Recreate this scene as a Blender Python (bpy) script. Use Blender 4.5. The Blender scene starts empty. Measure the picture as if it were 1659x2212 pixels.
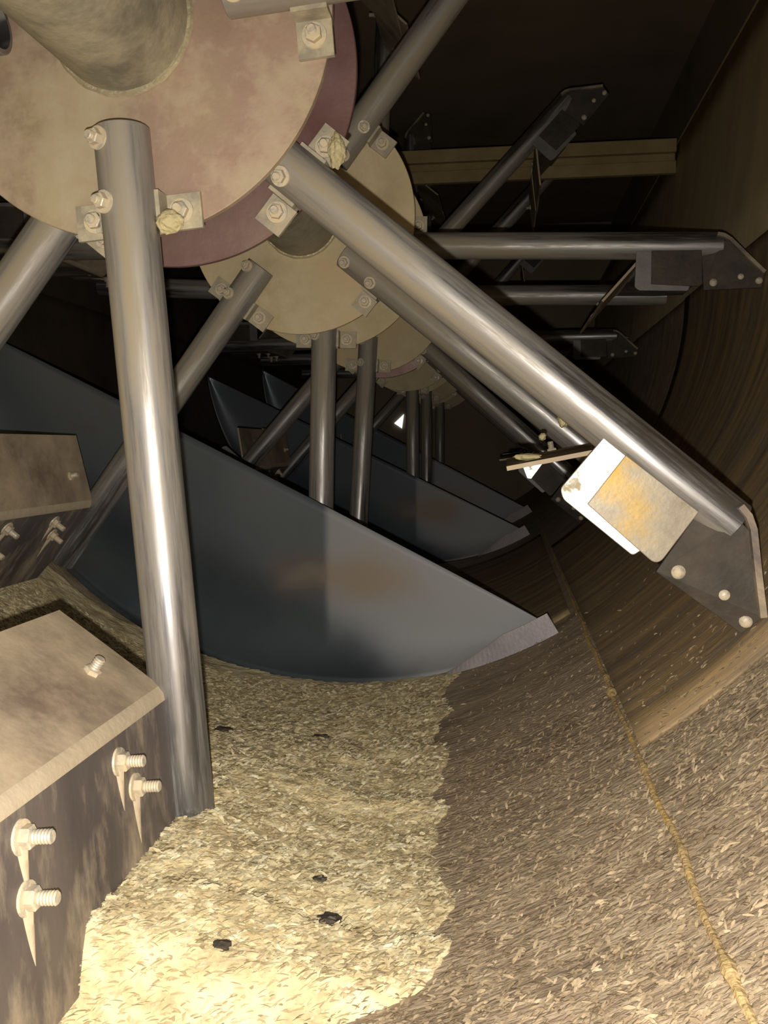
import bpy, bmesh, math, random
from math import sin, cos, pi, radians
from mathutils import Vector, Matrix, noise
random.seed(7)
S = bpy.context.scene
C = S.collection
S.view_settings.view_transform = 'Standard'
S.view_settings.look = 'None'
S.view_settings.exposure = 0.1
S.view_settings.gamma = 1.0
S.view_settings.use_curve_mapping = False

RD, RT, RS, R = 0.25, 0.0316, 0.082, 1.0465     # disc, arm tube, shaft and drum radii
LARM = 0.943

# ------------------------------------------------------------------ materials
def mat(name, cols, scale=6.0, rough=(.4, .55), metal=0.0, bump=0.0, bscale=60.0, stretch=(1, 1, 1),
        uv=False, dust=None, dust_amt=0.5, dscale=9.0, detail=6.0, spec=.5, aniso=0.0):
    m = bpy.data.materials.new(name); m.use_nodes = True
    nt = m.node_tree; N = nt.nodes; L = nt.links
    b = N['Principled BSDF']
    tc = N.new('ShaderNodeTexCoord'); mp = N.new('ShaderNodeMapping')
    L.new(tc.outputs['UV' if uv else 'Object'], mp.inputs['Vector'])
    mp.inputs['Scale'].default_value = stretch
    n = N.new('ShaderNodeTexNoise'); n.inputs['Scale'].default_value = scale; n.inputs['Detail'].default_value = detail
    n.inputs['Roughness'].default_value = .62
    L.new(mp.outputs[0], n.inputs['Vector'])
    r = N.new('ShaderNodeValToRGB'); e = r.color_ramp.elements
    k = len(cols)
    while len(e) < k: e.new(.5)
    for i, c in enumerate(cols):
        e[i].position = .3 + .4 * i / max(1, k - 1); e[i].color = (*c, 1)
    L.new(n.outputs['Fac'], r.inputs['Fac'])
    col = r.outputs['Color']
    mr = N.new('ShaderNodeMapRange'); mr.inputs['From Min'].default_value = .3; mr.inputs['From Max'].default_value = .7
    mr.inputs['To Min'].default_value = rough[0]; mr.inputs['To Max'].default_value = rough[1]
    n2 = N.new('ShaderNodeTexNoise'); n2.inputs['Scale'].default_value = dscale; n2.inputs['Detail'].default_value = 8
    n2.inputs['Roughness'].default_value = .7
    L.new(mp.outputs[0], n2.inputs['Vector'])
    L.new(n2.outputs['Fac'], mr.inputs['Value'])
    ro = mr.outputs[0]
    b.inputs['Metallic'].default_value = metal
    b.inputs['Specular IOR Level'].default_value = spec
    if aniso: b.inputs['Anisotropic'].default_value = aniso
    if dust:
        th = N.new('ShaderNodeMapRange')
        th.inputs['From Min'].default_value = .62 - dust_amt * .35; th.inputs['From Max'].default_value = .74 - dust_amt * .25
        L.new(n2.outputs['Fac'], th.inputs['Value'])
        mx = N.new('ShaderNodeMix'); mx.data_type = 'RGBA'
        L.new(th.outputs[0], mx.inputs[0]); L.new(col, mx.inputs[6]); mx.inputs[7].default_value = (*dust, 1)
        col = mx.outputs[2]
        mm = N.new('ShaderNodeMath'); mm.operation = 'MULTIPLY_ADD'
        L.new(th.outputs[0], mm.inputs[0]); mm.inputs[1].default_value = -metal; mm.inputs[2].default_value = metal
        L.new(mm.outputs[0], b.inputs['Metallic'])
        ma = N.new('ShaderNodeMath'); ma.operation = 'MULTIPLY_ADD'; ma.use_clamp = True
        L.new(th.outputs[0], ma.inputs[0]); ma.inputs[1].default_value = .45; L.new(ro, ma.inputs[2])
        ro = ma.outputs[0]
    L.new(ro, b.inputs['Roughness']); L.new(col, b.inputs['Base Color'])
    if bump:
        n3 = N.new('ShaderNodeTexNoise'); n3.inputs['Scale'].default_value = bscale; n3.inputs['Detail'].default_value = 5
        L.new(mp.outputs[0], n3.inputs['Vector'])
        bp = N.new('ShaderNodeBump'); bp.inputs['Strength'].default_value = bump; bp.inputs['Distance'].default_value = .004
        L.new(n3.outputs['Fac'], bp.inputs['Height']); L.new(bp.outputs[0], b.inputs['Normal'])
    return m

DUST = (.60, .50, .33)
M = {}
M['tube'] = mat('brushed_steel', [(.22, .22, .23), (.31, .31, .325), (.40, .40, .41)], 7, (.25, .36), .94, .08, 90,
                (1, 1, .07), dust=(.29, .245, .17), dust_amt=.46, dscale=9)
M['shaft'] = mat('dusty_shaft_steel', [(.20, .19, .14), (.27, .25, .20), (.24, .26, .18)], 14, (.55, .75), .35, .25, 140,
                 dust=(.36, .32, .22), dust_amt=.7, dscale=12)
M['zinc'] = mat('yellow_passivated_steel', [(.36, .215, .17), (.44, .315, .235), (.47, .385, .225)], 4, (.42, .62), .35, .08, 200,
                dust=(.44, .37, .25), dust_amt=.35, dscale=5)
M['mauve'] = mat('mauve_passivated_steel', [(.20, .10, .09), (.25, .15, .14), (.30, .21, .17)], 6, (.35, .55), .5, .06, 200)
M['ochre'] = mat('dusty_yellow_steel', [(.46, .36, .20), (.55, .46, .27), (.58, .42, .24)], 7, (.6, .8), .1, .15, 160,
                 dust=DUST, dust_amt=.5)
M['bolt'] = mat('dusty_bolt_steel', [(.50, .45, .37), (.62, .57, .48)], 40, (.35, .6), .4, .1, 300, dust=DUST, dust_amt=.6, dscale=60)
M['tab'] = mat('clamp_steel', [(.36, .32, .24), (.44, .40, .31)], 20, (.5, .7), .4, .1, 200, dust=(.5, .43, .29), dust_amt=.5, dscale=25)
M['weld'] = mat('weld_metal', [(.45, .40, .28), (.62, .55, .36)], 60, (.35, .6), .5, .6, 120)
M['paddle'] = mat('worn_paddle_steel', [(.12, .10, .10), (.18, .155, .145), (.24, .20, .17)], 7, (.5, .7), .45, .12, 120, (1, 1, .35),
                  dust=(.42, .34, .23), dust_amt=.45, dscale=9)
M['lip'] = mat('dusty_folded_steel', [(.28, .20, .16), (.36, .29, .21), (.42, .36, .26)], 5, (.45, .7), .3, .1, 120,
                  dust=(.50, .40, .27), dust_amt=.6, dscale=4)
M['ridge'] = mat('dust_lined_ridge', [(.48, .40, .28), (.60, .50, .36)], 20, (.6, .8), .1, .2, 120)
M['plain'] = mat('dull_bracket_steel', [(.16, .15, .145), (.22, .21, .20)], 18, (.5, .6), .3, .1, 150)
M['dark'] = mat('dark_mill_steel', [(.035, .028, .022), (.06, .048, .036), (.09, .07, .05)], 14, (.55, .75), .2, .25, 120)
M['polish'] = mat('polished_worn_steel', [(.80, .79, .80), (.86, .85, .84)], 20, (.30, .38), .9, .02, 200,
                  dust=(.42, .36, .24), dust_amt=.30, dscale=30)
M['qplate'] = mat('stained_bracket_steel', [(.20, .15, .12), (.33, .29, .22), (.48, .31, .08)], 11, (.45, .6), .4, .1, 150)
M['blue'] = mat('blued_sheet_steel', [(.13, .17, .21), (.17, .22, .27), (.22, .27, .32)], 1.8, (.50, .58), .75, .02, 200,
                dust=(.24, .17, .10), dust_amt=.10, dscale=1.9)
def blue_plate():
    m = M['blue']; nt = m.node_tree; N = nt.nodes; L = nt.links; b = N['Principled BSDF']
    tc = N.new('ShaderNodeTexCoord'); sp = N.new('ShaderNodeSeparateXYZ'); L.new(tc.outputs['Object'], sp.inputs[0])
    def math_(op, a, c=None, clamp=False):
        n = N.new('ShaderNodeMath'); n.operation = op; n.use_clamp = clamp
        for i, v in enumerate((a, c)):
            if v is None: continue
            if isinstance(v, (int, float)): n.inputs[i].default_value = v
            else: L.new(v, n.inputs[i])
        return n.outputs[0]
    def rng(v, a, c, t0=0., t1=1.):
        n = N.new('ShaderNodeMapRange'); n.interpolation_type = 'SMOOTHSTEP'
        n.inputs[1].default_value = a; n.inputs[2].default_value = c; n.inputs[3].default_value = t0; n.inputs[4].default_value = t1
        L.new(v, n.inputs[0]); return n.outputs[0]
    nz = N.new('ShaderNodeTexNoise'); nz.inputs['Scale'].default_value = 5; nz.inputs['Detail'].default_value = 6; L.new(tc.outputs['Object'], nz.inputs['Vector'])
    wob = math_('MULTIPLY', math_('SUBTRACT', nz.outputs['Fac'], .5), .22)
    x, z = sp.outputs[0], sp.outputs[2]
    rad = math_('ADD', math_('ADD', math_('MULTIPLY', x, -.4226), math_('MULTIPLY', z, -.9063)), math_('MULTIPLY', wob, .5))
    greytone = rng(rad, .72, .90, 1, 0)                      # grey tone, fading out towards the curved lower edge
    sheet = rng(x, .018, .045, .36, 1)                   # grey tone is weaker on the left part of the plate
    greytone = math_('MULTIPLY', greytone, sheet)
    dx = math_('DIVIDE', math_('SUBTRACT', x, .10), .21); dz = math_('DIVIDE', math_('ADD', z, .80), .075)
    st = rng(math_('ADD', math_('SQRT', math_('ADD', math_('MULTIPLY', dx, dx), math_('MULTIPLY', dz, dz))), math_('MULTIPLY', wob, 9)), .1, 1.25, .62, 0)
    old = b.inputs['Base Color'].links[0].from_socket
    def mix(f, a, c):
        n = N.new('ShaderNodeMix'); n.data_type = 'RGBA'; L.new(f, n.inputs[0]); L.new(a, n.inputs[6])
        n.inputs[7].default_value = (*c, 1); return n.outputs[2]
    c = mix(greytone, old, (.35, .355, .37)); c = mix(st, c, (.36, .25, .15)); L.new(c, b.inputs['Base Color'])
    k = math_('MAXIMUM', greytone, st)
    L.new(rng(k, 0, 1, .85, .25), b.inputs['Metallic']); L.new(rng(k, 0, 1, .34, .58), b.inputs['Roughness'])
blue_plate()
M['strip'] = mat('wear_strip_steel', [(.30, .27, .29), (.38, .34, .35)], 18, (.45, .55), .5, .1, 150)
M['grain'] = mat('milled_grain', [(.36, .28, .15), (.60, .50, .29), (.78, .69, .46)], 26, (.7, .9), 0, .9, 90, (1, 1.6, 1),
                 dust=(.80, .68, .40), dust_amt=.3, dscale=8)
M['flake'] = mat('straw_flake', [(.44, .34, .19), (.64, .55, .34), (.84, .78, .57)], 45, (.45, .7), 0)
M['flake_brown'] = mat('husk_flake', [(.20, .145, .09), (.34, .26, .165), (.50, .40, .27)], 45, (.7, .9), 0, spec=.15)
M['clump'] = mat('packed_grain_dust', [(.44, .37, .19), (.58, .50, .28)], 60, (.8, .95), 0, .8, 160)
M['drum'] = mat('husk_coated_drum', [(.19, .14, .095), (.33, .25, .17), (.46, .36, .25)], 4.5, (.6, .8), .05, .8, 55, (1.0, 3.2, 1),
                uv=True, dust=(.46, .37, .25), dust_amt=.4, dscale=16)
M['liner'] = mat('streaked_liner_steel', [(.13, .095, .06), (.33, .23, .12), (.52, .35, .15)], 3.0, (.5, .75), .1, .3, 40, (.8, 6.5, 1),
                 uv=True, dust=(.17, .13, .09), dust_amt=.4, dscale=5)
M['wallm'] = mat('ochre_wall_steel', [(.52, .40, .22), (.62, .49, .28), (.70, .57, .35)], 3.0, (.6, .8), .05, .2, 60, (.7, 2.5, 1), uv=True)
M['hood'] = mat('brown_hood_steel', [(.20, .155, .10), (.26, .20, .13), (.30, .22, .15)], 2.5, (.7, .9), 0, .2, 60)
M['leftshade'] = mat('shadowed_drum_steel', [(.03, .022, .015), (.05, .036, .024), (.075, .05, .03)], 3.5, (.7, .9), 0, .2, 60)  # hub's shadow over the left side, painted in as a near-black colour
M['beam'] = mat('dusty_beam_steel', [(.30, .21, .09), (.42, .32, .16)], 8, (.7, .9), 0, .3, 90)
M['seam'] = mat('orange_weld_seam', [(.35, .24, .11), (.50, .36, .17), (.66, .42, .10)], 16, (.6, .8), 0, .8, 150)

def emis(name, c, s):
    m = bpy.data.materials.new(name); m.use_nodes = True
    b = m.node_tree.nodes['Principled BSDF']
    n = m.node_tree.nodes.new('ShaderNodeTexNoise'); n.inputs['Scale'].default_value = 4
    b.inputs['Base Color'].default_value = (*c, 1); b.inputs['Emission Color'].default_value = (*c, 1)
    b.inputs['Emission Strength'].default_value = s
    return m

# ------------------------------------------------------------------ mesh helpers
def link(name, bm, m, parent=None, smooth=True, loc=(0, 0, 0), bevel=0):
    me = bpy.data.meshes.new(name)
    bmesh.ops.recalc_face_normals(bm, faces=bm.faces)
    bm.to_mesh(me); bm.free()
    if smooth:
        me.polygons.foreach_set('use_smooth', [True] * len(me.polygons))
        try: me.set_sharp_from_angle(angle=radians(35))
        except Exception: pass
    me.materials.append(m)
    o = bpy.data.objects.new(name, me); C.objects.link(o)
    if parent: o.parent = parent
    o.location = loc
    if bevel:
        b = o.modifiers.new('bevel', 'BEVEL'); b.width = bevel; b.segments = 2; b.limit_method = 'ANGLE'
    return o

def frame(d):
    d = Vector(d).normalized()
    a = Vector((0, 0, 1)) if abs(d.z) < .9 else Vector((1, 0, 0))
    x = d.cross(a).normalized(); return x, d.cross(x).normalized(), d

def lathe(bm, o, d, prof, seg=32, closed=False):
    x, y, d = frame(d); o = Vector(o); rings = []
    for (h, r) in prof:
        rings.append([bm.verts.new(o + d * h + (x * cos(2 * pi * i / seg) + y * sin(2 * pi * i / seg)) * r) for i in range(seg)])
    for a, b in zip(rings, rings[1:]):
        for i in range(seg): bm.faces.new((a[i], a[(i + 1) % seg], b[(i + 1) % seg], b[i]))
    if closed:
        a, b = rings[-1], rings[0]
        for i in range(seg): bm.faces.new((a[i], a[(i + 1) % seg], b[(i + 1) % seg], b[i]))
    else:
        bm.faces.new(rings[0]); bm.faces.new(rings[-1])

def prism(bm, pts, ext):
    """solid from a planar polygon pushed along ext"""
    e = Vector(ext); a = [bm.verts.new(Vector(p)) for p in pts]; b = [bm.verts.new(Vector(p) + e) for p in pts]
    bm.faces.new(a); bm.faces.new(b[::-1]); n = len(a)
    for i in range(n): bm.faces.new((a[i], a[(i + 1) % n], b[(i + 1) % n], b[i]))

def sweep(bm, pts, r, seg=8, jit=0.0, rf=None):
    rings = []
    for i, p in enumerate(pts):
        p = Vector(p); d = (Vector(pts[min(i + 1, len(pts) - 1)]) - Vector(pts[max(i - 1, 0)]))
        x, y, _ = frame(d); rr = (rf(p.y) if rf else r) * (1 + jit * (random.random() - .5))
        rings.append([bm.verts.new(p + (x * cos(2 * pi * k / seg) + y * sin(2 * pi * k / seg)) * rr) for k in range(seg)])
    for a, b in zip(rings, rings[1:]):
        for k in range(seg): bm.faces.new((a[k], a[(k + 1) % seg], b[(k + 1) % seg], b[k]))
    bm.faces.new(rings[0]); bm.faces.new(rings[-1])

def tag(o, label=None, cat=None, group=None, kind=None):
    if label: o['label'] = label
    if cat: o['category'] = cat
    if group: o['group'] = group
    if kind: o['kind'] = kind
    return o

def add_bolt(bm, p, d, stud=.016, r=.0095, sr=.0055, washer=True):
    """washer, hexagonal nut and threaded stud along d from the surface point p"""
    p = Vector(p); x, y, d = frame(d); h = 0
    if washer:
        lathe(bm, p, d, [(0, r * 1.55), (.0022, r * 1.5)], 20); h = .0022
    lathe(bm, p + d * h, d, [(0, r), (.0008, r * 1.06), (.0075, r * 1.06), (.0085, r * .9)], 6)
    pr = []; z = h + .0085; n = max(2, int(stud / .0028))
    for i in range(n):
        pr += [(z + i * .0028, sr * .88), (z + i * .0028 + .0014, sr)]
    pr.append((z + n * .0028, sr * .8))
    lathe(bm, p + d * 0, d, pr, 12)

# ------------------------------------------------------------------ the rotor
rotor = bpy.data.objects.new('mixer_rotor', None); C.objects.link(rotor)
tag(rotor, 'long horizontal mixer shaft with pairs of round flange discs and radiating steel paddle arms', 'mixer rotor')

bm = bmesh.new(); lathe(bm, (0, -1.35, 0), (0, 1, 0), [(0, RS), (7.3, RS)], 64)
tag(link('shaft', bm, M['shaft'], rotor), 'dusty grey-green round shaft tube')

def disc(y, m, label=None):
    bm = bmesh.new()
    lathe(bm, (0, y, 0), (0, 1, 0), [(0, RS - .001), (0, RD - .001), (.001, RD), (.009, RD), (.010, RD - .001), (.010, RS - .001)], 128, closed=True)
    d = link('flange_disc', bm, m, rotor)
    if label: tag(d, label)
    bm = bmesh.new(); n = 140
    ring = []
    for i in range(n):
        a = 2 * pi * i / n; rr = .0045 * (1 + .12 * sin(i * .7) + .10 * noise.noise(Vector((i * .35, y, 0))))
        c = Vector((cos(a) * (RS + .001), y - .001, sin(a) * (RS + .001))); rad = Vector((cos(a), 0, sin(a)))
        ring.append([bm.verts.new(c + (rad * cos(2 * pi * k / 6) + Vector((0, 1, 0)) * sin(2 * pi * k / 6)) * rr) for k in range(6)])
    for i in range(n):
        a, b = ring[i], ring[(i + 1) % n]
        for k in range(6): bm.faces.new((a[k], a[(k + 1) % 6], b[(k + 1) % 6], b[k]))
    w = link('weld_bead', bm, M['weld'], d)
    return d

discs = [(0, 'zinc', 'pinkish tan flange disc nearest the camera'), (.166, 'mauve', 'mauve flange disc close behind the nearest one'),
         (.916, 'ochre', 'dusty yellow flange disc'), (1.22, 'ochre', None), (1.96, 'ochre', None), (2.2, 'mauve', 'mauve-brown flange disc'),
         (2.99, 'ochre', None), (3.26, 'ochre', None), (4.02, 'ochre', None), (4.30, 'ochre', None), (5.05, 'ochre', None)]
for y, m, l in discs: disc(y, M[m], l)

# ---- meshes of one arm, in its own frame: hanging down -Z, paddle side towards -X, disc at +Y
def arm_tube():
    bm = bmesh.new(); r, w = RT, .006
    lathe(bm, (0, 0, 0), (0, 0, -1), [(.136, r - w), (.136, r - .001), (.137, r), (LARM - .001, r), (LARM, r - .001), (LARM, r - w), (.137, r - w)], 48, closed=True)
    return bm
def clamp(s):
    """saddle clamp: square bolted tab lying on the disc and a rib turning up the tube"""
    bm = bmesh.new()
    x0, x1 = s * .0325, s * .077
    prism(bm, [(x0, .026, -.207), (x1, .026, -.207), (x1, .026, -.248), (x0, .026, -.248)], (0, .006, 0))
    prism(bm, [(s * .0315, .000, -.207), (s * .0365, .000, -.207), (s * .0365, .032, -.207), (s * .0315, .032, -.207)], (0, 0, -.041))
    return bm
FOLD = Vector((-.64, 0, .77))        # direction of the folded face, away from the ridge (t = -.77.. u = -.64)
def paddle_blade(sy):
    """folded plough sheet: radial face in the arm's plane, folded at the ridge; sy = -1 towards the near end, +1 towards the far end"""
    bm = bmesh.new(); th = .006
    y0, y1 = (.0, -.40) if sy < 0 else (.035, .42)
    rid = [(-.004, -.775)]
    f = Vector((-.77, 0, .64)); n = Vector((.64, 0, .77))
    # centre line profile in the x-z plane: bottom of radial face, ridge bend, folded face edge
    prof = [Vector((-.005, 0, -1.0 if sy > 0 else -.985)), Vector((-.005, 0, -.86)), Vector((-.005, 0, -.789)), Vector((-.006, 0, -.782)), Vector((-.011, 0, -.775)),
            Vector((-.055, 0, -.738)), Vector((-.100, 0, -.7005)), Vector((-.124, 0, -.6805))]
    secs = []
    for y in (y0, y1):
        row = []
        for i, q in enumerate(prof):
            t = (prof[min(i + 1, len(prof) - 1)] - prof[max(i - 1, 0)]).normalized(); nn = Vector((t.z, 0, -t.x))
            yy = y
            if sy < 0:
                if y == y0: yy = -.026 if i >= 3 else -.012 - .0 * i
                if y == y0 and i == 0: yy = -.055
            a = Vector((q.x, yy, q.z)) + nn * th / 2; b = Vector((q.x, yy, q.z)) - nn * th / 2
            row.append((bm.verts.new(a), bm.verts.new(b)))
        secs.append(row)
    A, B = secs
    for i in range(len(prof) - 1):
        bm.faces.new((A[i][0], A[i + 1][0], B[i + 1][0], B[i][0]))
        bm.faces.new((A[i][1], A[i + 1][1], B[i + 1][1], B[i][1]))
        bm.faces.new((A[i][0], A[i + 1][0], A[i + 1][1], A[i][1]))
        bm.faces.new((B[i][0], B[i + 1][0], B[i + 1][1], B[i][1]))
    bm.faces.new((A[0][0], B[0][0], B[0][1], A[0][1])); bm.faces.new((A[-1][0], B[-1][0], B[-1][1], A[-1][1]))
    for fc in bm.faces:
        z = fc.calc_center_median()
        fc.material_index = 2 if -.792 < z.z < -.772 else (1 if z.x < -.012 else 0)
    return bm
def rounded(pts, rad, which):
    out = []
    n = len(pts)
    for i, p in enumerate(pts):
        p = Vector(p)
        if i in which:
            a = (Vector(pts[i - 1]) - p).normalized() * rad; b = (Vector(pts[(i + 1) % n]) - p).normalized() * rad
            for k in range(7):
                s = k / 6; out.append(p + a * (1 - s) ** 2 + b * s ** 2)
        else: out.append(p)
    return out
def bracket_front():
    bm = bmesh.new(); y = -.034
    prism(bm, rounded([(-.018, y, -.781), (-.094, y, -.784), (-.099, y, -.899), (-.016, y, -.893)], .014, (2,)), (0, .006, 0))
    return bm
def bracket_back():
    bm = bmesh.new(); y = -.026
    prism(bm, rounded([(-.018, y, -.747), (-.100, y, -.747), (-.108, y, -.758), (-.108, y, -.869), (-.098, y, -.872), (-.018, y, -.872)], .005, (1, 2, 3)), (0, .006, 0))
    # a web joining it to the tube
    prism(bm, [(-.020, y + .006, -.80), (-.020, y + .05, -.80), (-.020, y + .05, -.86), (-.020, y + .006, -.86)], (-.006, 0, 0))
    return bm
def heel_plate():
    bm = bmesh.new(); y = -.030
    prism(bm, [(-.010, y + .012, -.895), (-.105, y + .012, -.905), (-.098, y + .012, -1.034), (-.066, y, -1.036), (.004, y, -.958), (.006, y, -.940), (-.004, y + .004, -.93)], (0, .007, 0))
    return bm
def heel_edge():
    """the folded outer edge strip of the heel plate"""
    bm = bmesh.new(); y = -.040
    pts = [(.020, -.925), (.017, -.940), (.008, -.955), (-.030, -.995), (-.066, -1.034)]
    for (a, b) in zip(pts, pts[1:]):
        pass
    off = [Vector((p[0], y, p[1])) for p in pts]
    rows = []
    for i, q in enumerate(off):
        t = (off[min(i + 1, len(off) - 1)] - off[max(i - 1, 0)]).normalized(); n = Vector((t.z, 0, -t.x)) * .004
        rows.append([bm.verts.new(q + n), bm.verts.new(q - n), bm.verts.new(q - n + Vector((0, .022, 0))), bm.verts.new(q + n + Vector((0, .022, 0)))])
    for a, b in zip(rows, rows[1:]):
        for k in range(4): bm.faces.new((a[k], a[(k + 1) % 4], b[(k + 1) % 4], b[k]))
    bm.faces.new(rows[0]); bm.faces.new(rows[-1])
    return bm

def streak(u, y):
    bm = bmesh.new(); n = 14; rows = []
    for i in range(n + 1):
        k = i / n; w = .0085 * (1 - k) ** .8 + .0006; h = .0055 * (1 - k) + .0006
        z = -(u + .004 + k * (.052 + .012 * noise.noise(Vector((u * 50, y * 50, 0)))))
        rows.append([bm.verts.new((-.0025 + h * a, y + w * b + .003 * k * k, z)) for a, b in ((0, -1), (.7, -.6), (1, 0), (.7, .6), (0, 1))])
    for a, b in zip(rows, rows[1:]):
        for k in range(4): bm.faces.new((a[k], a[k + 1], b[k + 1], b[k]))
    bm.faces.new(rows[0]); bm.faces.new(rows[-1])
    return bm
PADN = Vector((.64, 0, .77)).normalized()
bolt_meshes = {}
def bolt_part(parent, p, d, stud=.016, r=.0095, sr=.0055, key=None, washer=True):
    bm = bmesh.new(); add_bolt(bm, p, d, stud, r, sr, washer)
    return link('bolt', bm, M['bolt'], parent)

def make_arm(kind):
    """one arm of the given kind, not yet placed"""
    a = link('mixing_arm', arm_tube(), M['tube'], rotor)
    for s in (-1, 1):
        link('clamp_tab', clamp(s), M['tab'], a, smooth=False)
        bolt_part(a, (s * .053, .026, -.227), (0, -1, 0), .010)
    bolt_part(a, (-.017, -.0275, -.152), (-.35, -1, 0), .006, .0085)
    bolt_part(a, (-.017, -.0275, -.222), (-.35, -1, 0), .008, .0085)
    if kind == 'near':
        pb = link('paddle_blade', paddle_blade(-1), M['paddle'], a)
        for mm in ('lip', 'ridge'): pb.data.materials.append(M[mm])
        for u, y in ((.815, -.162), (.853, -.131), (.812, -.344), (.862, -.346)):
            bolt_part(a, (-.002, y, -u), (1, 0, 0), .018, .0095, .0062)
            link('dust_streak', streak(u, y), M['ridge'], a)
        bolt_part(a, (-.056, -.10, -.741), (-.64 * -1, 0, .77), .016, .0095, .0062)
    elif kind == 'far':
        pb = link('paddle_blade', paddle_blade(1), M['paddle'], a)
        for mm in ('lip', 'ridge'): pb.data.materials.append(M[mm])
    if kind == 'far':
        tag(link('bracket_plate', bracket_front(), M['qplate'], a, smooth=False, bevel=.001), 'grey bracket plate with an orange-yellow stain')
        tag(link('backing_plate', bracket_back(), M['polish'], a, smooth=False, bevel=.001), 'bright polished backing plate')
        if kind == 'far':
            tag(link('heel_plate', heel_plate(), M['dark'], a, smooth=False, bevel=.001), 'dark heel plate')
            link('heel_edge', heel_edge(), M['paddle'], a)
            for t, u in ((-.088, .925), (-.074, .985), (-.082, 1.026)):
                bm = bmesh.new()
                lathe(bm, (t, -.019, -u), (0, -1, 0), [(0, .0085), (.004, .0088), (.0075, .006), (.009, .002)], 16)
                link('bolt', bm, M['bolt'], a)
    return a
proto = {k: make_arm(k) for k in ('near', 'far', None)}
used = set()
def place_arm(kind, y, deg, spin=0.0):
    p = proto[kind]
    if kind not in used:
        used.add(kind); o = p
    else:
        o = p.copy(); C.objects.link(o); o.parent = rotor
        for c in p.children:
            d = c.copy(); C.objects.link(d); d.parent = o
            if c.name.startswith(('bracket_plate', 'backing_plate')):
                d.material_slots[0].link = 'OBJECT'; d.material_slots[0].material = M['plain'] if c.name.startswith('backing') else M['dark']
                if 'label' in d: del d['label']
    o.location = (0, y - RT - .0005, 0); o.rotation_euler = (0, -radians(deg), 0)
    return o
def small_plate(a):
    bm = bmesh.new(); L_ = []
    for x, z in ((.483, -.542), (.512, -.513), (.529, -.527), (.501, -.566), (.492, -.565)):
        th = radians(50.8); L_.append((x * cos(th) + z * sin(th), 0.0, -(x * sin(th) - z * cos(th))))
    prism(bm, L_, (0, .006, 0))
    tag(link('backing_plate', bm, M['polish'], a, smooth=False, bevel=.001), 'small bright polished backing plate')
armsets = [(0, 4.6, 'near', (0, 90, -90)), (.166, 50.8, 'far', (0, -89.5, 90)), (.916, 50.8, 'near', (0, -87.5, 91.5, 180)),
           (1.22, -1.5, 'far', (0, 89.6, 180, -90)), (1.96, -3.4, 'near', (0, 92, 180, -90)),
           (2.2, 48, 'far', (0, 88.6, -89.5, 180)), (2.99, 48, 'near', (0, 89, -90, 180)),
           (3.26, .4, 'far', (0, 90, 180, -90)), (4.02, .2, 'near', (0, 90, -90, 180)), (4.30, 48, 'far', (0, -90, 90)), (5.05, .2, None, (0, 90, -90))]
for y, a0, k, offs in armsets:
    for d in offs:
        a_ = place_arm(None if (y == 0 and d == 90) else k, y, a0 + d)
        if y == .916 and d == 0: small_plate(a_)

# ------------------------------------------------------------------ trough and hood
def shell(name, f, us, vs, m, uvs=None, thick=0):
    """grid surface f(u, v) with a UV map in metres"""
    bm = bmesh.new(); uvl = bm.loops.layers.uv.new('UVMap')
    g = [[bm.verts.new(f(u, v)) for v in vs] for u in us]
    for i in range(len(us) - 1):
        for j in range(len(vs) - 1):
            fc = bm.faces.new((g[i][j], g[i + 1][j], g[i + 1][j + 1], g[i][j + 1]))
            for lp, (a, b) in zip(fc.loops, ((i, j), (i + 1, j), (i + 1, j + 1), (i, j + 1))):
                lp[uvl].uv = uvs(us[a], vs[b]) if uvs else (us[a], vs[b])
    o = link(name, bm, m)
    if thick:
        s = o.modifiers.new('sheet', 'SOLIDIFY'); s.thickness = thick; s.offset = 0
    return o
def lin(a, b, n): return [a + (b - a) * i / (n - 1) for i in range(n)]
def pol(th, r, y): return Vector((sin(radians(th)) * r, y, -cos(radians(th)) * r))
Y0, Y1 = -1.30, 5.9
tag(shell('floor', lambda th, y: pol(th, R + .004, y), lin(-90, 90, 97), lin(Y0, Y1, 40), M['drum'], lambda u, v: (radians(u) * R, v), .006), kind='structure')
fl_ = bpy.data.objects['floor']; fl_.data.materials.append(M['leftshade'])
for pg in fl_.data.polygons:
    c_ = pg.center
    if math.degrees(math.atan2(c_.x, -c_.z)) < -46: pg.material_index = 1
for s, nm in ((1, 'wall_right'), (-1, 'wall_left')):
    tag(shell(nm, lambda z, y, s=s: Vector((s * (R + .004 + .0835 * z / .735), y, z)), lin(0, .735, 6), lin(Y0, Y1, 40), M['wallm'] if s > 0 else M['leftshade'],
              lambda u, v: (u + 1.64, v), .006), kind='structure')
# the trough's rolled rim
for s, nm in ((1, 'trim_1'), (-1, 'trim_2')):
    bm = bmesh.new(); x = s * (R + .0875)
    prism(bm, [(x - s * .004, Y0, .732), (x + s * .075, Y0, .732), (x + s * .075, Y0, .742), (x - s * .004, Y0, .742)], (0, Y1 - Y0, 0))
    tag(link(nm, bm, M['wallm'], smooth=False), kind='structure')
# liner plates lapping the drum on the right
tag(shell('trim_3', lambda th, y: pol(th, R - .002, y), lin(35.6, 90, 40), lin(.03, 2.15, 24), M['liner'], lambda u, v: (radians(u) * R, v), .005), kind='structure')
tag(shell('trim_4', lambda th, y: pol(th, R - .002, y), lin(12, 34.3, 20), lin(.95, 2.7, 24), M['liner'], lambda u, v: (radians(u) * R + 2, v), .005), kind='structure')
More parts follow.
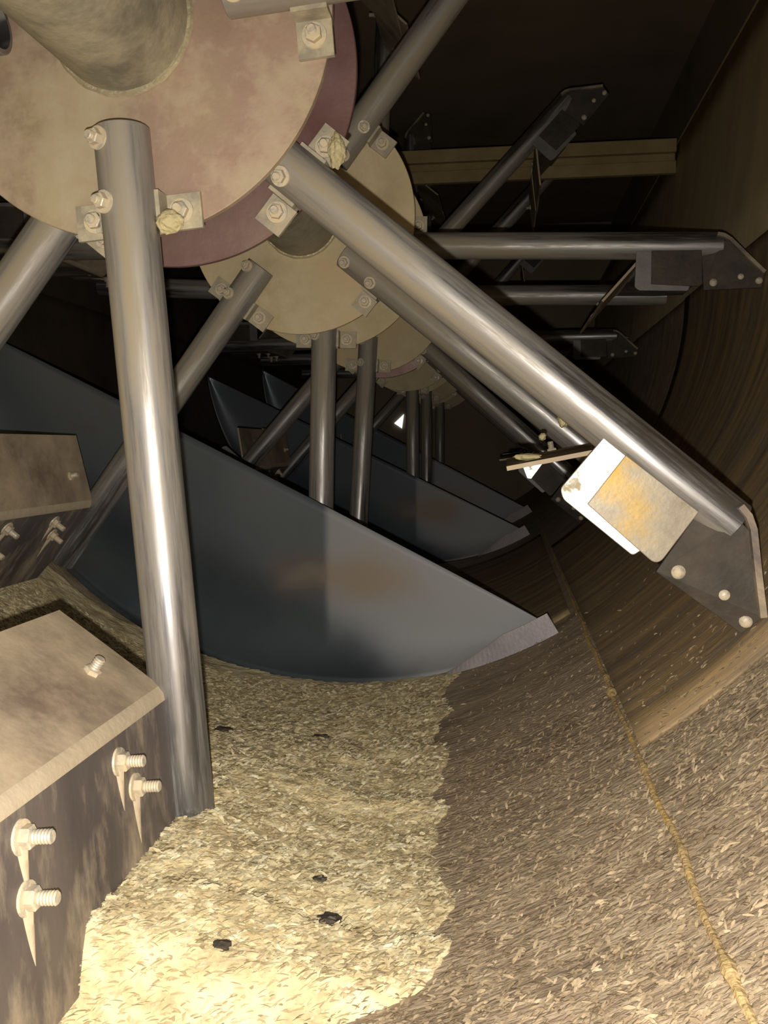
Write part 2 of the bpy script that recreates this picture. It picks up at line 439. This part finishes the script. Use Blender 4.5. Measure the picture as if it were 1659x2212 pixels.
# long weld seam
bm = bmesh.new(); pts = []
y = Y0
while y < 3.4:
    pts.append(pol(35.2 + .28 * noise.noise(Vector((y * 7, 3, 1))), R - .001, y)); y += .006
def seam_r(y):
    r = .0034 + .0009 * noise.noise(Vector((y * 30, 1, 1)))
    for yy, k in ((.278, .0055), (-.24, .002), (-.417, .004), (.36, .003), (-.03, .002)):
        r += k * math.exp(-((y - yy) / .012) ** 2)
    return r
sweep(bm, pts, .004, 8, .25, seam_r)
tag(link('trim_5', bm, M['seam']), kind='structure')

def box(name, lo, hi, m):
    bm = bmesh.new()
    prism(bm, [(lo[0], lo[1], lo[2]), (hi[0], lo[1], lo[2]), (hi[0], hi[1], lo[2]), (lo[0], hi[1], lo[2])], (0, 0, hi[2] - lo[2]))
    return link(name, bm, m, smooth=False)
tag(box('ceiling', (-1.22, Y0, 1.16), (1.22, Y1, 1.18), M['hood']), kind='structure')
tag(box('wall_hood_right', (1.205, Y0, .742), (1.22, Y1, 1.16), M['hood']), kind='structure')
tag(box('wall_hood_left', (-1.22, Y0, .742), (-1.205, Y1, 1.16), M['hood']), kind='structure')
bm = bmesh.new()
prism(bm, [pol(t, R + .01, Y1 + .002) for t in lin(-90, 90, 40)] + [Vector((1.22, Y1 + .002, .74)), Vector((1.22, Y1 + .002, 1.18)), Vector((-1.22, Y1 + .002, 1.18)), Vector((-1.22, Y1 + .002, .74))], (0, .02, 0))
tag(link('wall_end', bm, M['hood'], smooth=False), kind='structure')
# cross beam: two flanges and a recessed web
beam = bpy.data.objects.new('cross_beam', None); C.objects.link(beam); beam.location = (0, 2.78, .66)
tag(beam, 'dusty ochre channel beam spanning the trough under the dark hood', 'beam')
for nm, z0, z1, yy in (('flange', .022, .075, 0), ('flange', -.062, -.012, 0), ('web', -.02, .03, .03)):
    bm = bmesh.new()
    hx = R + .07
    prism(bm, [(-hx, yy, z0), (hx, yy, z0), (hx, yy + .03, z0), (-hx, yy + .03, z0)], (0, 0, z1 - z0))
    link(nm, bm, M['beam'], beam, smooth=False, bevel=.004)

# ------------------------------------------------------------------ curved plough plates (tilted circle segments)
def segment(name, y0, mid, dist, rmax, label, slope=-.2, bowl=.07):
    """plate filling the drum below a straight chord; mid = middle angle in degrees, dist = chord's distance from the axis"""
    half = math.acos(dist / rmax); nu, nv = 60, 22
    u = Vector((sin(radians(mid)), 0, -cos(radians(mid)))); t = Vector((cos(radians(mid)), 0, sin(radians(mid))))
    bm = bmesh.new(); g = []
    for i in range(nu + 1):
        a = -half + 2 * half * i / nu; row = []
        tt = rmax * sin(a); um = rmax * cos(a)
        for j in range(nv + 1):
            s = j / nv; h = dist + (um - dist) * s
            p = u * h + t * tt; w = (um - dist) / (rmax - dist)
            y = y0 + slope * p.x + bowl * w ** .5 * (1 - max(0, (s - .42) / .58) ** 2.6)
            row.append(bm.verts.new((p.x, y, p.z)))
        g.append(row)
    for i in range(nu):
        for j in range(nv):
            try: bm.faces.new((g[i][j], g[i + 1][j], g[i + 1][j + 1], g[i][j + 1]))
            except ValueError: pass
    bmesh.ops.remove_doubles(bm, verts=bm.verts, dist=1e-5)
    rt = bpy.data.objects.new(name, None); C.objects.link(rt); rt.location = (0, 0, 0)
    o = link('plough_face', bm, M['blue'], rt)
    s = o.modifiers.new('sheet', 'SOLIDIFY'); s.thickness = .005; s.offset = 0
    tag(rt, label, 'plough plate', 'curved plough plates across the trough')
    # lighter wear strip along the rising end of the curved edge
    bm = bmesh.new(); a0, a1 = 18, mid + math.degrees(half) + .1; rows = []
    for i in range(25):
        th = a0 + (a1 - a0) * i / 24; wdt = .042 * min(1, (i + .3) / 14)
        row = []
        for rr in (rmax + .004, rmax - wdt):
            p = pol(th, rr, 0); row.append((p.x, y0 + slope * p.x - .006 - (.004 if rr > rmax else 0), p.z))
        # keep the strip below the straight edge
        rows.append(row)
    vs = [[bm.verts.new(q) for q in r_] for r_ in rows]
    for a, b in zip(vs, vs[1:]): bm.faces.new((a[0], b[0], b[1], a[1]))
    o = link('wear_strip', bm, M['strip'], rt, smooth=False); tag(o, 'lighter grey wear strip')
    s = o.modifiers.new('sheet', 'SOLIDIFY'); s.thickness = .005; s.offset = 0
    return rt
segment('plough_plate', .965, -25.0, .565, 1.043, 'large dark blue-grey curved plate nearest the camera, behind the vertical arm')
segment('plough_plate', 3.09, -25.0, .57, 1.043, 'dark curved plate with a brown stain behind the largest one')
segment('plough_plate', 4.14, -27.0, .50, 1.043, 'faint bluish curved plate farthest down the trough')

# ------------------------------------------------------------------ grain
def ss(a, b, x):
    t = max(0., min(1., (x - a) / (b - a))); return t * t * (3 - 2 * t)
def edge_th(y):
    e = 20.3 + 3.0 * noise.noise(Vector((y * 5, 0, 5))) + .8 * noise.noise(Vector((y * 19, 2, 5))) + 1.5 * ss(.1, -.15, y)
    if y < -.2: e += 1.5 - 12 * ss(.27, .335, -y)
    return e
def bed_thick(th, y):
    t = .100 * (1 - ss(.05, .80, y)) + .012
    t *= ss(0, 17, edge_th(y) - th) * .93 + .07 * ss(0, 2.5, edge_th(y) - th)
    t *= ss(-88, -60, th) 
    return t
def bed_r(th, y):
    p = pol(th, R, y)
    d = bed_thick(th, y)
    n = .010 * noise.fractal(p * 9, 1.0, 2.2, 4) + .003 * noise.fractal(Vector((p.x * 40, p.y * 60, p.z * 40)), .9, 2, 3)
    return R - d + n * min(1, d / .02) + (.006 if d < .001 else 0)
bm = bmesh.new()
ths, ys = lin(-85, 26, 300), lin(-1.25, 1.02, 420)
g = [[bm.verts.new(pol(th, bed_r(th, y), y)) for y in ys] for th in ths]
for i in range(len(ths) - 1):
    for j in range(len(ys) - 1):
        if edge_th(ys[j]) - ths[i] < -.6: continue
        if ys[j] > .965 - .2 * g[i][j].co.x - .004: continue
        bm.faces.new((g[i][j], g[i + 1][j], g[i + 1][j + 1], g[i][j + 1]))
for v in [v for v in bm.verts if not v.link_faces]: bm.verts.remove(v)
bed = link('grain_bed', bm, M['grain'])
tag(bed, 'bright yellow bed of coarse milled grain lying in the trough bottom', 'grain', kind='stuff')

def flakes(name, n, pick, m, size=(.0045, .010), wide=(.0018, .0035)):
    vs, fs = [], []
    for k in range(n):
        q = pick()
        if q is None: continue
        th, y, r = q
        p = pol(th, r, y); nrm = Vector((-sin(radians(th)), 0, cos(radians(th))))
        ct = Vector((cos(radians(th)), 0, sin(radians(th)))); ay = Vector((0, 1, 0))
        a = random.gauss(0.25, .55); d = ct * cos(a) + ay * sin(a); e = -ct * sin(a) + ay * cos(a)
        tl = random.gauss(0, .28); d = (d + nrm * tl).normalized(); e = (e + nrm * random.gauss(0, .35)).normalized()
        l = random.uniform(*size); w = random.uniform(*wide); n3 = d.cross(e).normalized()
        p = p + nrm * random.uniform(.0, .003)
        b = len(vs)
        vs += [p - d * l - e * w * .5, p - d * l + e * w * .5, p + n3 * w * .4 - e * w, p + n3 * w * .4 + e * w, p + d * l - e * w * .4, p + d * l + e * w * .4]
        fs += [(b, b + 2, b + 3, b + 1), (b + 2, b + 4, b + 5, b + 3)]
    me = bpy.data.meshes.new(name); me.from_pydata([tuple(v) for v in vs], [], fs); me.update()
    me.materials.append(m)
    o = bpy.data.objects.new(name, me); C.objects.link(o); return o
def pick_bed():
    y = -.44 + 1.37 * random.random() ** 1.5; th = random.uniform(-50, 28)
    if th > edge_th(y) + random.gauss(0, .9 + 2.2 * ss(.1, .7, y)): return None
    if y > .93 - .2 * sin(radians(th)): return None
    return th, y, bed_r(th, y)
fl = flakes('grain_flakes', 95000, pick_bed, M['flake'], (.003, .0075), (.0013, .0027))
tag(fl, 'loose pale straw flakes scattered on top of the yellow grain bed', 'grain', kind='stuff')
def pick_wall():
    y = -.55 + 1.45 * random.random() ** 1.4; th = random.uniform(8, 62)
    if th < edge_th(y) + random.gauss(-1, 1.6 + 3.5 * ss(.1, .6, y)): return None
    if random.random() > 1.05 - .85 * ss(.05, .6, y) - .5 * ss(40, 62, th): return None
    if th < edge_th(y): return th, y, bed_r(th, y)
    if th > 36 and y > .03: return (th, y, R - .005) if random.random() < .12 else None
    return th, y, R
fw = flakes('husk_flakes', 50000, pick_wall, M['flake_brown'], (.002, .0055), (.0008, .0018))
tag(fw, 'thin coat of brown husk flakes stuck to the drum on the right', 'husks', kind='stuff')

# dust lumps caught on bolts and blades
def clump(p, s, label, group=None):
    bm = bmesh.new(); bmesh.ops.create_icosphere(bm, subdivisions=4, radius=1)
    for v in bm.verts:
        c = v.co.copy(); k = 1 + .22 * noise.fractal(c * 1.6 + Vector(p) * 9, 1, 2, 4)
        v.co = Vector((c.x * s[0], c.y * s[1], c.z * s[2])) * k
    o = link('grain_clump', bm, M['clump'], loc=p)
    tag(o, label, 'grain clump', 'lumps of grain dust'); return o
clump((.066, -.030, -.240), (.015, .010, .013), 'pale yellow dust lump on the right clamp tab of the vertical arm')
clump((.226, .150, -.112), (.011, .010, .022), 'tall yellow dust lump on the upper clamp tab of the long diagonal arm')
clump((.535, .38, -.455), (.008, .012, .014), 'small dust lump standing on the thin blade beside the diagonal arm')
clump((.505, .42, -.482), (.006, .010, .006), 'smaller dust lump on the thin blade, left of the standing one')
clump((.480, .30, -.512), (.020, .012, .005), 'flat dust crust under the thin blade beside the diagonal arm')

for i, (th, y, sz, lb) in enumerate(((14.8, -.119, .005, 'upper of two dark crumbs on the grain near the picture centre line'), (15.8, -.176, .008, 'larger dark crumb on the grain below a smaller one'),
                               (-1.5, .40, .011, 'dark crumb on the grain just right of the vertical arm'), (11.5, -.27, .006, 'dark crumb on the grain nearest the camera'),
                               (7.4, .465, .010, 'dark crumb on the grain farthest back, below the curved plate'))):
    p = pol(th, bed_r(th, y) - .002, y); bm = bmesh.new(); bmesh.ops.create_icosphere(bm, subdivisions=3, radius=1)
    for v in bm.verts:
        c = v.co.copy(); v.co = Vector((c.x * 1.5, c.y * 1.0, c.z * .6)) * sz * (1 + .5 * noise.fractal(c * 1.8 + p * 20, 1, 2, 3))
    tag(link('dark_crumb', bm, M['dark'], loc=p), lb, 'crumb', 'dark crumbs on the grain')
# small glowing triangle added on the far end wall as a bright spot
bm = bmesh.new(); prism(bm, [(-.42, Y1 - .012, -.32), (-.36, Y1 - .012, -.36), (-.345, Y1 - .012, -.25)], (0, .012, 0))
tag(link('glow_spot_1', bm, emis('glow_spot_emission', (.75, .82, .85), 1.2), smooth=False), kind='structure')

# ------------------------------------------------------------------ camera and light
r_ = Vector((0.99071278, 0.13595038, -0.00238293)); u_ = Vector((-0.00767301, 0.07339576, 0.99727338)); f_ = Vector((-0.13575459, 0.9879932, -0.07375727))
cam = bpy.data.cameras.new('camera'); co = bpy.data.objects.new('camera', cam); C.objects.link(co)
pos = Vector((0.44883308, -1.02803976, -0.49579012))
mw = Matrix.Identity(4)
for i in range(3): mw[i][0] = r_[i]; mw[i][1] = u_[i]; mw[i][2] = -f_[i]; mw[i][3] = pos[i]
co.matrix_world = mw
cam.sensor_fit = 'HORIZONTAL'; cam.sensor_width = 36; cam.lens = 1927.93 / 1659 * 36
cam.clip_start = .02; cam.clip_end = 30
S.camera = co

def px_dir(x, y): return (f_ + r_ * ((x - 829.5) / 1927.93) - u_ * ((y - 1106) / 1927.93)).normalized()
li = bpy.data.lights.new('phone_torch', 'SPOT'); li.energy = 62; li.color = (1.0, .93, .82)
li.spot_size = radians(166); li.spot_blend = 1.0; li.shadow_soft_size = .004
lo = bpy.data.objects.new('phone_torch', li); C.objects.link(lo)
lo.location = pos - u_ * .028 - r_ * .006 - f_ * .0
lo.rotation_euler = (-px_dir(760, 1850)).to_track_quat('Z', 'Y').to_euler()
w = bpy.data.worlds.new('world'); S.world = w; w.use_nodes = True
w.node_tree.nodes['Background'].inputs[0].default_value = (.55, .62, .7, 1)
w.node_tree.nodes['Background'].inputs[1].default_value = .004
